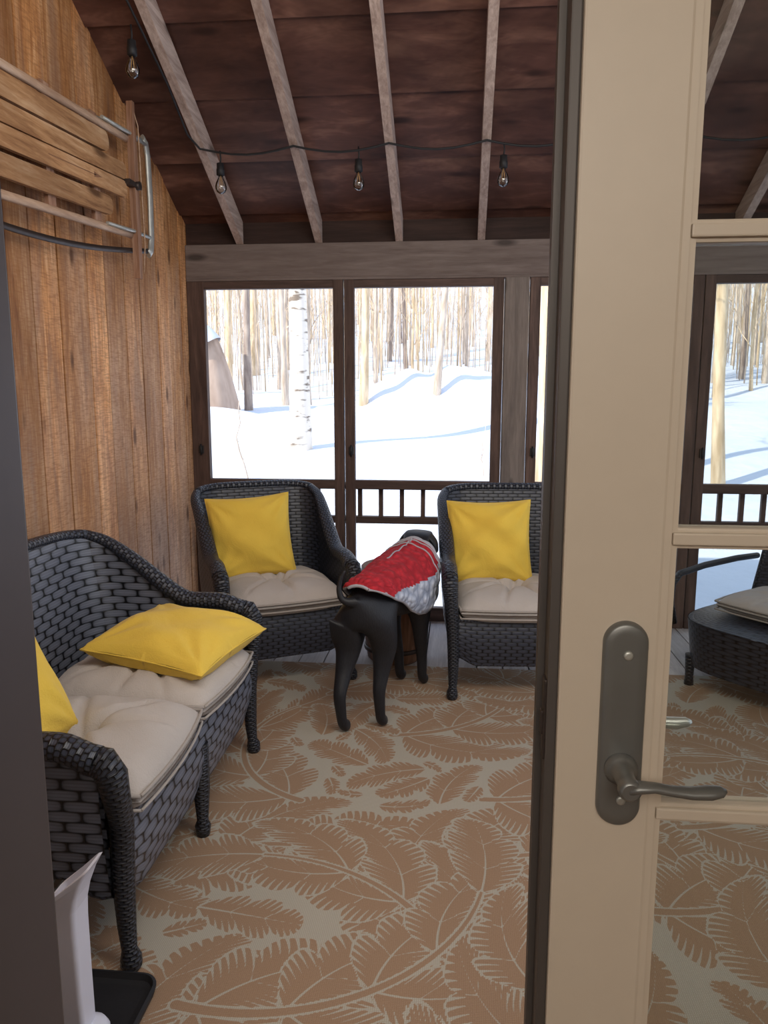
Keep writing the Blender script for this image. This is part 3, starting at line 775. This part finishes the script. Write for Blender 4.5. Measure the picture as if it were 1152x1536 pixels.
b=MB(); P=[(SX-.005,3.97,2.735),(SX-.003,4.005,2.72),(SX,4.02,2.66),(SX,4.028,2.45),(SX,4.02,2.26),(SX-.003,4.01,2.20),(SX-.005,3.98,2.175)]
b.tube(P,.012,8,sq=(1,2.0)); b.build('front_bumper',STEEL,e,True)
for z in (2.69,2.24):
    b=MB(); b.tube([(SX+.005,3.50,sz_(3.5,z)),(SX+.012,3.80,sz_(3.8,z)),(SX,4.01,sz_(3.95,z))],.009,6); b.build('strut',STEEL,e,True)
b=MB(); b.tube([(SX+.02,3.80,2.83),(SX+.03,3.84,2.75),(SX+.025,3.86,2.5),(SX+.03,3.86,2.2),(SX+.03,3.83,2.06)],.003,5); b.build('pull_string',SLEDR,e,True)

# ---------------------------------------------------------------- string lights
e=TH(empty('string_lights',(-.5,4.1,2.68)),'black string light cord with clear teardrop bulbs under the rafters','string lights')
CY=4.1; zc0=rz(CY)-.008
FIL=simple('filament',(.8,.5,.2),.4,.5)
b=MB(); P=[(-1.47,3.2,rz(3.2)+.02),(-1.39,3.35,rz(3.35)-.03),(-1.36,3.7,rz(3.7)-.05),(-1.38,4.0,rz(4.0)-.02)]
xs=[-1.35+.49*i for i in range(10)]
P2=[]
for i in range(len(xs)-1):
    for k in range(6):
        t=k/6; P2.append((lerp(xs[i],xs[i+1],t),CY,zc0-.035*math.sin(pi*t)))
P2.append((xs[-1],CY,zc0))
b.tube(P+P2,.0055,6); b.build('cord',CORD,e,True)
def bulb(x,y,z):
    b=MB(); b.tube([(x,y,z+.008),(x+.003,y,z-.03),(x,y,z-.055)],.004,6); b.lathe([(.008,0),(.018,-.004),(.019,-.03),(.021,-.034),(.021,-.062),(.016,-.064)][::-1],(x,y,z-.05),14); b.build('socket',CORD,e,True)
    b=MB(); b.lathe([(.011,0),(.013,-.012),(.023,-.032),(.0295,-.052),(.029,-.066),(.021,-.082),(.008,-.090),(.002,-.091)][::-1],(x,y,z-.113),16); b.build('bulb',BULBG,e,True)
    b=MB(); b.tube([(x,y,z-.115),(x-.005,y,z-.14),(x-.006,y,z-.165),(x+.006,y,z-.165),(x+.005,y,z-.14),(x,y,z-.115)],.002,5); b.build('filament',FIL,e,True)
for x in (-1.245,-.525,.205,.94,1.67): bulb(x,CY,zc0-.02)
bulb(-1.40,3.40,rz(3.4)-.08)

# ---------------------------------------------------------------- dog
FUR=M('black_fur',.5,(.010,.010,.012),0,.4)
nn=FUR.noise(FUR.coord('Object',(60,60,20)),3,3); FUR.base(FUR.mix(nn,(.006,.006,.009),(.020,.021,.026))); FUR.bump(nn,.3,.004); FUR=FUR.m
vs=[];es=[];rs=[]
def V(p,r,par=None):
    vs.append(p); rs.append(r if isinstance(r,tuple) else (r,r)); i=len(vs)-1
    if par is not None: es.append((par,i))
    return i
pel=V((.025,.0,.570),(.096,.100))
loin=V((.018,.15,.578),(.088,.090),pel); rib=V((0,.32,.55),(.118,.135),loin); ch=V((0,.49,.535),(.126,.152),rib)
nb_=V((0,.60,.60),(.10,.11),ch); nk=V((-.005,.68,.655),.082,nb_); hd=V((-.02,.745,.705),(.084,.076),nk); hf=V((-.03,.805,.70),(.068,.063),hd)
mz=V((-.04,.865,.665),(.042,.040),hf); ns=V((-.045,.912,.650),(.030,.028),mz)
tb=V((.008,-.075,.608),.028,pel); t1=V((-.026,-.100,.604),.019,tb); t2=V((-.046,-.110,.625),.015,t1); t3=V((-.054,-.110,.665),.012,t2); t4=V((-.048,-.103,.705),.0095,t3); t5=V((-.032,-.095,.740),.0055,t4)
for sx,fy in ((-1,-.055),(1,.06)):
    hip=V((sx*.058+.014,.0+fy*.3,.49),(.066,.086),pel)
    kn=V((sx*.070+.008,.034+fy*.6,.375),(.050,.064),hip)
    k2=V((sx*.070,.008+fy*.8,.275),(.033,.041),kn)
    hk=V((sx*.068,-.032+fy,.18),(.0235,.030),k2)
    an=V((sx*.066,-.012+fy,.06),(.0215,.0235),hk); pw=V((sx*.064,.005+fy,.030),(.030,.027),an); toe=V((sx*.064,.048+fy,.021),(.029,.020),pw)
for sx,fy in ((-1,.60),(1,.595)):
    sh=V((sx*.075,.50,.47),(.064,.078),ch)
    el=V((sx*.074,.52,.34),(.038,.045),sh)
    wr=V((sx*.064,fy-.02,.16),(.027,.029),el)
    an=V((sx*.062,fy-.01,.055),(.024,.025),wr); pw=V((sx*.062,fy+.01,.030),(.031,.027),an); toe=V((sx*.062,fy+.045,.022),(.028,.021),pw)
for sx in (-1,1):
    e0=V((-.02+sx*.06,.735,.745),(.034,.020),hd); e1=V((-.02+sx*.092,.735,.715),(.034,.014),e0); e2=V((-.02+sx*.098,.745,.655),(.024,.010),e1)
me=bpy.data.meshes.new('dog'); me.from_pydata(vs,es,[]); me.update()
tmp=bpy.data.objects.new('dogtmp',me); COL.objects.link(tmp)
sk=tmp.modifiers.new('s','SKIN'); sk.use_smooth_shade=True
for i,r in enumerate(rs):
    d_=me.skin_vertices[0].data[i]; d_.radius=r; d_.use_root=(i==0)
ss=tmp.modifiers.new('ss','SUBSURF'); ss.levels=2; ss.render_levels=2
dg=bpy.context.evaluated_depsgraph_get(); dg.update()
me2=bpy.data.meshes.new_from_object(tmp.evaluated_get(dg)); bpy.data.objects.remove(tmp)
me2.name='dog'; me2.materials.clear(); me2.materials.append(FUR)
for p in me2.polygons: p.use_smooth=True
dog=bpy.data.objects.new('dog',me2); COL.objects.link(dog)
dog.location=(-.40,3.155,RZ-.001); dog.rotation_euler=(0,0,math.radians(-17.7))
TH(dog,'black short-haired dog standing in a red quilted coat, tail raised','dog')
def quilt(name,c,sc=38,c2=None):
    m=M(name,.85,c,0,.2); v=m.coord('Object')
    vo=m.n('ShaderNodeTexVoronoi'); m.l(v,vo.inputs['Vector']); vo.inputs['Scale'].default_value=sc
    n=m.noise(v,90,3)
    f=m.ramp(vo.outputs['Distance'],[(.0,(1,1,1)),(.75,(0,0,0))])
    m.base(m.mix(f,c2 or tuple(x*.45 for x in c),c)); m.bump(m.math('ADD',f,m.math('MULTIPLY',n,.3)),.9,.012); return m.m
RED=quilt('red_fleece',(.62,.035,.05),30,(.36,.02,.03)); GREYF=quilt('grey_patterned_fleece',(.70,.73,.82),26,(.32,.36,.46)); TRIM=simple('grey_trim',(.42,.42,.47),.7)
J=[(-.070,.598,.082,.076,32),(-.02,.585,.108,.104,58),(.06,.578,.116,.112,80),(.16,.574,.120,.120,98),(.27,.558,.136,.144,118),(.38,.545,.150,.166,128),(.48,.540,.158,.178,132),(.55,.555,.150,.172,135),(.61,.590,.134,.142,140),(.655,.620,.114,.118,150)]
def jp(u,v,grow=0):
    k=v*(len(J)-1); i=min(int(k),len(J)-2); t=k-i; A=[lerp(J[i][q],J[i+1][q],t) for q in range(5)]
    an=math.radians(lerp(-A[4],A[4],u)); puff=.010*abs(math.sin(v*26))*abs(math.sin(u*22))
    x=math.sin(an)*(A[2]+grow+puff); z=math.cos(an)*(A[3]+grow+puff)
    return (x+.020*sm(.35,.0,A[0])-.008*sm(.6,.7,A[0]),A[0]-.35*z*sm(.5,.7,A[0])*.6,A[1]+z)
b=MB(); nu,nv=72,72
for j in range(nv+1):
    for i in range(nu+1): b.v.append(jp(i/nu,j/nv))
for j in range(nv):
    for i in range(nu):
        k=(j+.5)/nv*(len(J)-1); ii_=min(int(k),len(J)-2); A4=lerp(J[ii_][4],J[ii_+1][4],k-ii_); ang=abs(lerp(-A4,A4,(i+.5)/nu))
        mi=1 if (ang>70 and k>1.8) else 0
        b.face([j*(nu+1)+i,j*(nu+1)+i+1,(j+1)*(nu+1)+i+1,(j+1)*(nu+1)+i],None,mi)
jk=b.build('coat',[RED,GREYF],dog,solid=.014); jk['label']='red quilted dog coat with grey patterned lower panel'
b=MB()
for s_ in (0,1): b.tube([jp(s_,j/60) for j in range(61)],.008,6)
b.tube([jp(i/40,0) for i in range(41)],.008,6); b.tube([jp(i/40,1) for i in range(41)],.013,8)
b.tube([jp(.5,j/40,.010) for j in range(18,41)],.0035,5)
b.tube([jp(lerp(.18,.82,i/30),.76,.009) for i in range(31)],.004,5)
b.tube([jp(lerp(.2,.8,i/30),.88,.009) for i in range(31)],.004,5)
b.build('coat_trim',TRIM,dog)
EYE=simple('dog_eye',(.03,.012,.005),.1)
for sx in (-1,1):
    b=MB(); b.lathe([(.001,-.008),(.006,-.006),(.008,0),(.006,.006),(.001,.008)],(-.033+sx*.042,.848,.715),10); b.build('eye',EYE,dog)
b=MB(); b.lathe([(.002,-.010),(.012,-.006),(.014,.0),(.010,.008),(.002,.010)],(-.047,.937,.655),12); b.build('nose',RUBBER,dog)

# ---------------------------------------------------------------- outside
prof=[(-10,-.6),(5,-.5),(6.5,-.35),(9,.27),(12,.5),(15,.98),(20,1.35),(30,2.45),(45,4.7),(60,7.6),(80,12.5),(100,18)]
PX=[p[0] for p in prof]; PZ=[p[1] for p in prof]
def gz(x,y):
    z=np.interp(y,PX,PZ)
    k=min(1,max(0,(y-6)/6))
    z+=k*(.10*math.sin(x*.6+y*.35)+.06*math.sin(x*1.3-y*.9+1)+.05*math.sin(y*1.7+x*.3))
    z+=.80*math.exp(-(((x+.65)/1.4)**4+((y-17.2)/1.2)**2))*(1+.08*math.sin(x*7+y*2))
    z+=.45*math.exp(-(((x-1.0)/1.1)**2+((y-17.8)/1.2)**2))*(1+.10*math.sin(x*9))
    z+=.25*math.exp(-(((x+4.3)/1.8)**2+((y-13.5)/.6)**2))
    for o_ in (0,.45,.9):
        z-=.14*k*math.exp(-(((x-.55-o_-.16*(y-13)-.25*math.sin(y*.6)))/.13)**2)*sm(11.5,13,y)*sm(19,17.5,y)
    z-=.10*k*math.exp(-(((x-.18*(y-9))-0.2*math.sin(y))/.22)**2)*(y<17)
    return z
xsg=np.concatenate([np.linspace(-45,-8,40)[:-1],np.linspace(-8,9,210),np.linspace(9,60,50)[1:]])
ysg=np.concatenate([np.linspace(-8,5,8)[:-1],np.linspace(5,22,180),np.linspace(22,100,90)[1:]])
b=MB(); 
for y in ysg:
    for x in xsg: b.v.append((float(x),float(y),float(gz(x,y))))
n=len(xsg)
for j in range(len(ysg)-1):
    for i in range(n-1): b.face([j*n+i,j*n+i+1,(j+1)*n+i+1,(j+1)*n+i])
m=M('snow',.8,(.70,.74,.82),0,.3); nz=m.noise(m.coord('Object'),3.0,5); m.bump(nz,.5,.08)
SNOW=m.m
ST(b.build('ground',SNOW),'bright snow covered ground rising to a wooded hill','snow')

def bark(name,d,l,sc=8):
    m=M(name,.9); v=m.coord('Object',(sc,sc,sc*.18)); nn=m.noise(v,1.5,4,.3); m.base(m.ramp(nn,[(.35,d),(.65,l)])); m.bump(nn,.5,.02); return m.m
BARK=[bark('tan_bark',(.44,.35,.27),(.74,.62,.51)),bark('brown_bark',(.24,.18,.15),(.48,.39,.32)),bark('golden_bark',(.52,.38,.23),(.82,.65,.45))]
mb=M('birch_bark',.8); v=mb.coord('Object',(2.5,2.5,9)); nn=mb.noise(v,1.6,4,.2); mb.base(mb.ramp(nn,[(.34,(.22,.17,.13)),(.44,(.86,.78,.68))])); BIRCH=mb.m
def tree_mesh(seed,h,r,mat,nbr=18,lean=.02,sub=3,low=.22):
    R=random.Random(seed); b=MB(); P=[];rad=[]
    x=y=0;dx=R.uniform(-lean,lean);dy=R.uniform(-lean,lean)
    n=9
    for i in range(n+1):
        t=i/n; P.append((x,y,h*t-.35)); rad.append(r*(1-.82*t)*(1.25 if i==0 else 1))
        x+=dx*h/n+R.uniform(-.05,.05);y+=dy*h/n+R.uniform(-.05,.05)
    b.tube(P,rad,8)
    for k in range(nbr):
        t=R.uniform(low,.95); i=min(int(t*n),n-1); f=t*n-i
        p=Vector(P[i]).lerp(Vector(P[i+1]),f); a=R.uniform(0,2*pi); L=R.uniform(.08,.18)*h*(1.1-t*.7); el=R.uniform(.4,1.15)
        d=Vector((math.cos(a)*math.cos(el),math.sin(a)*math.cos(el),math.sin(el)))
        q=[p];
        for s_ in range(4):
            d=(d+Vector((R.uniform(-.2,.2),R.uniform(-.2,.2),R.uniform(-.05,.2)))).normalized(); q.append(q[-1]+d*L/4)
        r0=r*(1-.8*t)*.34; b.tube([tuple(c) for c in q],[r0,r0*.8,r0*.6,r0*.4,r0*.15],4)
        for s_ in range(sub):
            c0=q[R.randint(1,3)]; d2=(d+Vector((R.uniform(-1,1),R.uniform(-1,1),R.uniform(-.3,.6)))).normalized()
            b.tube([tuple(c0),tuple(c0+d2*L*.25),tuple(c0+d2*L*.5+Vector((0,0,.05*L)))],[r0*.4,r0*.28,r0*.08],3)
    return b
proto=[]
for i in range(9):
    b=tree_mesh(100+i,[13,15,17,12,16,14,9,10,11][i],[.085,.10,.11,.07,.095,.08,.042,.048,.06][i],BARK[i%3],nbr=[12,15,16,13,15,12,16,16,15][i],low=.12 if i>5 else .25)
    o=b.build('tree',BARK[(0,2,0,0,2,1,0,2,0)[i]],loc=(0,0,0)); proto.append(o.data); bpy.data.objects.remove(o)
psi=math.radians(5.5)
def place(h,px):
    xc=(px-576)/1150*h; X=xc*math.cos(psi)-h*math.sin(psi); Y=xc*math.sin(psi)+h*math.cos(psi); return X,Y
R=random.Random(3); cnt=0
def addtree(data,X,Y,s=1.0,rot=None,lab='bare winter tree standing in the snowy woods',tilt=(0,0),group='bare forest trees'):
    o=bpy.data.objects.new('tree',data); COL.objects.link(o)
    o.location=(X,Y,float(gz(X,Y))); o.rotation_euler=(tilt[0],tilt[1],R.uniform(0,6) if rot is None else rot); o.scale=(s,s,s)
    TH(o,lab,'tree',group); return o
pts=[]
while cnt<235:
    h=17.5+42*R.random()**.95; px=R.uniform(270,880) if R.random()<.74 else R.uniform(1000,1260)
    X,Y=place(h,px)
    if h<22 and abs(X+.1)<2.6: continue
    if any((X-a)**2+(Y-b_)**2<.8 for a,b_ in pts): continue
    pts.append((X,Y))
    k=R.choice([0,1,2,3,4,5,6,6,7,7,8,8,3,6])
    addtree(proto[k],X,Y,R.uniform(.75,1.1),tilt=(R.uniform(-.03,.03),R.uniform(-.03,.03))); cnt+=1
o=tree_mesh(9,13,.165,BIRCH,nbr=12,lean=.0,low=.35).build('birch_tree',BIRCH,loc=(-2.44,11.8,float(gz(-2.44,11.8))),rot=(0,math.radians(1.5),0)); TH(o,'white barked birch tree standing in open snow','tree')
def one(seed,h,r,X,Y,mat,tilt=(0,0),lab=''):
    o=tree_mesh(seed,h,r,mat,nbr=14,lean=.01,low=.3).build('tree',mat,loc=(X,Y,float(gz(X,Y))),rot=(tilt[0],tilt[1],0)); TH(o,lab,'tree','bare forest trees')
one(21,13,.105,1.02,9.1,BARK[2],lab='tan trunked tree close to the porch screens')
one(22,13,.080,3.25,9.85,BARK[2],(0,-.03),lab='tan trunked tree seen through the door glass')
one(23,13,.09,-1.98,16,BARK[2],lab='golden trunked tree at the edge of the clearing')
one(24,13,.075,-.45,16.2,BARK[0],(0,.09),lab='leaning tan tree growing beside the snow mound')
one(25,12,.08,-4.2,15.2,BARK[1],(0,-.02),lab='dark trunked tree beside the brown mound')
one(26,12,.07,-3.7,16.4,BARK[0],lab='tan tree at the edge of the clearing')
for (X,Y,h) in ((-2.6,9.2,1.5),(.35,10.8,.9),(.75,11.4,.8),(2.9,12,1.3)):
    o=tree_mesh(int(X*10)+70,h,.012,BARK[0],nbr=14,low=.05).build('sapling',BARK[0],loc=(X,Y,float(gz(X,Y))+.2)); TH(o,'small bare sapling poking out of the snow','sapling','bare saplings')
b=MB(); RB=random.Random(77)
for k in range(1500):
    h=RB.uniform(19,62); px=RB.uniform(250,1280); X,Y=place(h,px); z=float(gz(X,Y)); H_=RB.uniform(2.5,9); r_=RB.uniform(.008,.022)
    a=RB.uniform(-.05,.05); c_=RB.uniform(-.05,.05)
    b.tube([(X,Y,z-.1),(X+a*H_*.5,Y+c_*H_*.5,z+H_*.5),(X+a*H_*1.2,Y+c_*H_,z+H_)],[r_,r_*.7,r_*.2],3,mi=k%2)
    for q in range(4):
        t=RB.uniform(.2,.9); L=RB.uniform(.3,1.0); an=RB.uniform(0,2*pi)
        p=(X+a*H_*t,Y+c_*H_*t,z+H_*t); b.tube([p,(p[0]+L*.6*math.cos(an),p[1]+L*.6*math.sin(an),p[2]+L)],[r_*.5,r_*.15],3,mi=k%2,cap=False)
o=b.build('brush',[BARK[0],BARK[2]]); o['kind']='stuff'; TH(o,'thin bare tan saplings and brush filling the woods','brush')
e=TH(empty('covered_woodpile',(-4.82,14.6,float(gz(-4.82,14.6))-.1)),'tall brown tarp covered woodpile capped with snow','woodpile')
b=MB()
b.grid(lambda u,v:((.60*(1-v)**.62+.02)*math.cos(2*pi*u)*(1+.08*math.sin(10*pi*u)),(.5*(1-v)**.62+.02)*math.sin(2*pi*u),1.80*v),30,12,wu=True); b.build('tarp',bark('brown_tarp',(.34,.24,.18),(.52,.39,.31),3),e)
b=MB(); b.grid(lambda u,v:(-.16+(.42*(1-v)**.55+.02)*math.cos(2*pi*u),-.04+(.38*(1-v)**.55+.02)*math.sin(2*pi*u),1.25+.60*v-.30*math.cos(2*pi*u)*(1-v)*-1),30,8,wu=True); b.build('snow_cap',SNOW,e)

# ---------------------------------------------------------------- light
W=bpy.data.worlds.new('World'); S.world=W; W.use_nodes=True
nt=W.node_tree; bg=nt.nodes['Background']
tc=nt.nodes.new('ShaderNodeTexCoord'); sp=nt.nodes.new('ShaderNodeSeparateXYZ'); nt.links.new(tc.outputs['Generated'],sp.inputs[0])
rp=nt.nodes.new('ShaderNodeValToRGB'); nt.links.new(sp.outputs[2],rp.inputs[0])
rp.color_ramp.elements[0].color=(.93,.94,.95,1); rp.color_ramp.elements[1].color=(.50,.66,.95,1); rp.color_ramp.elements[1].position=.7
nt.links.new(rp.outputs[0],bg.inputs[0]); bg.inputs[1].default_value=1.6
def light(name,kind,loc,energy,color,dirv,size=None,sy=None):
    l=bpy.data.lights.new(name,kind); l.energy=energy; l.color=color
    o=bpy.data.objects.new(name,l); COL.objects.link(o); o.location=loc
    o.rotation_euler=Vector(dirv).to_track_quat('-Z','Y').to_euler()
    if kind=='AREA':
        l.shape='RECTANGLE'; l.size=size; l.size_y=sy or size
    return o
s_=light('sun','SUN',(-10,-8,12),5.4,(1,.94,.84),(.72,.55,-.62)); s_.data.angle=.01
light('room_fill_light','AREA',(-.1,-1.3,2.5),52,(1,.92,.82),(.05,.75,-.55),1.6,1.2)  # unseen area light added indoors to lift the door and porch
light('porch_fill_light','AREA',(.3,1.15,2.75),58,(1,.94,.86),(-.15,.9,-.40),2.6,1.0)  # unseen fill added to brighten the porch, no fixture here

cam=bpy.data.cameras.new('camera'); co_=bpy.data.objects.new('camera',cam); COL.objects.link(co_)
co_.location=(0,0,1.5); co_.rotation_euler=(math.radians(90-9.25),0,math.radians(5.5))
cam.sensor_fit='VERTICAL'; cam.sensor_height=36; cam.lens=36*1150/1536; cam.clip_start=.02; cam.clip_end=300
S.camera=co_
S.view_settings.view_transform='Standard'
S.view_settings.exposure=0.0
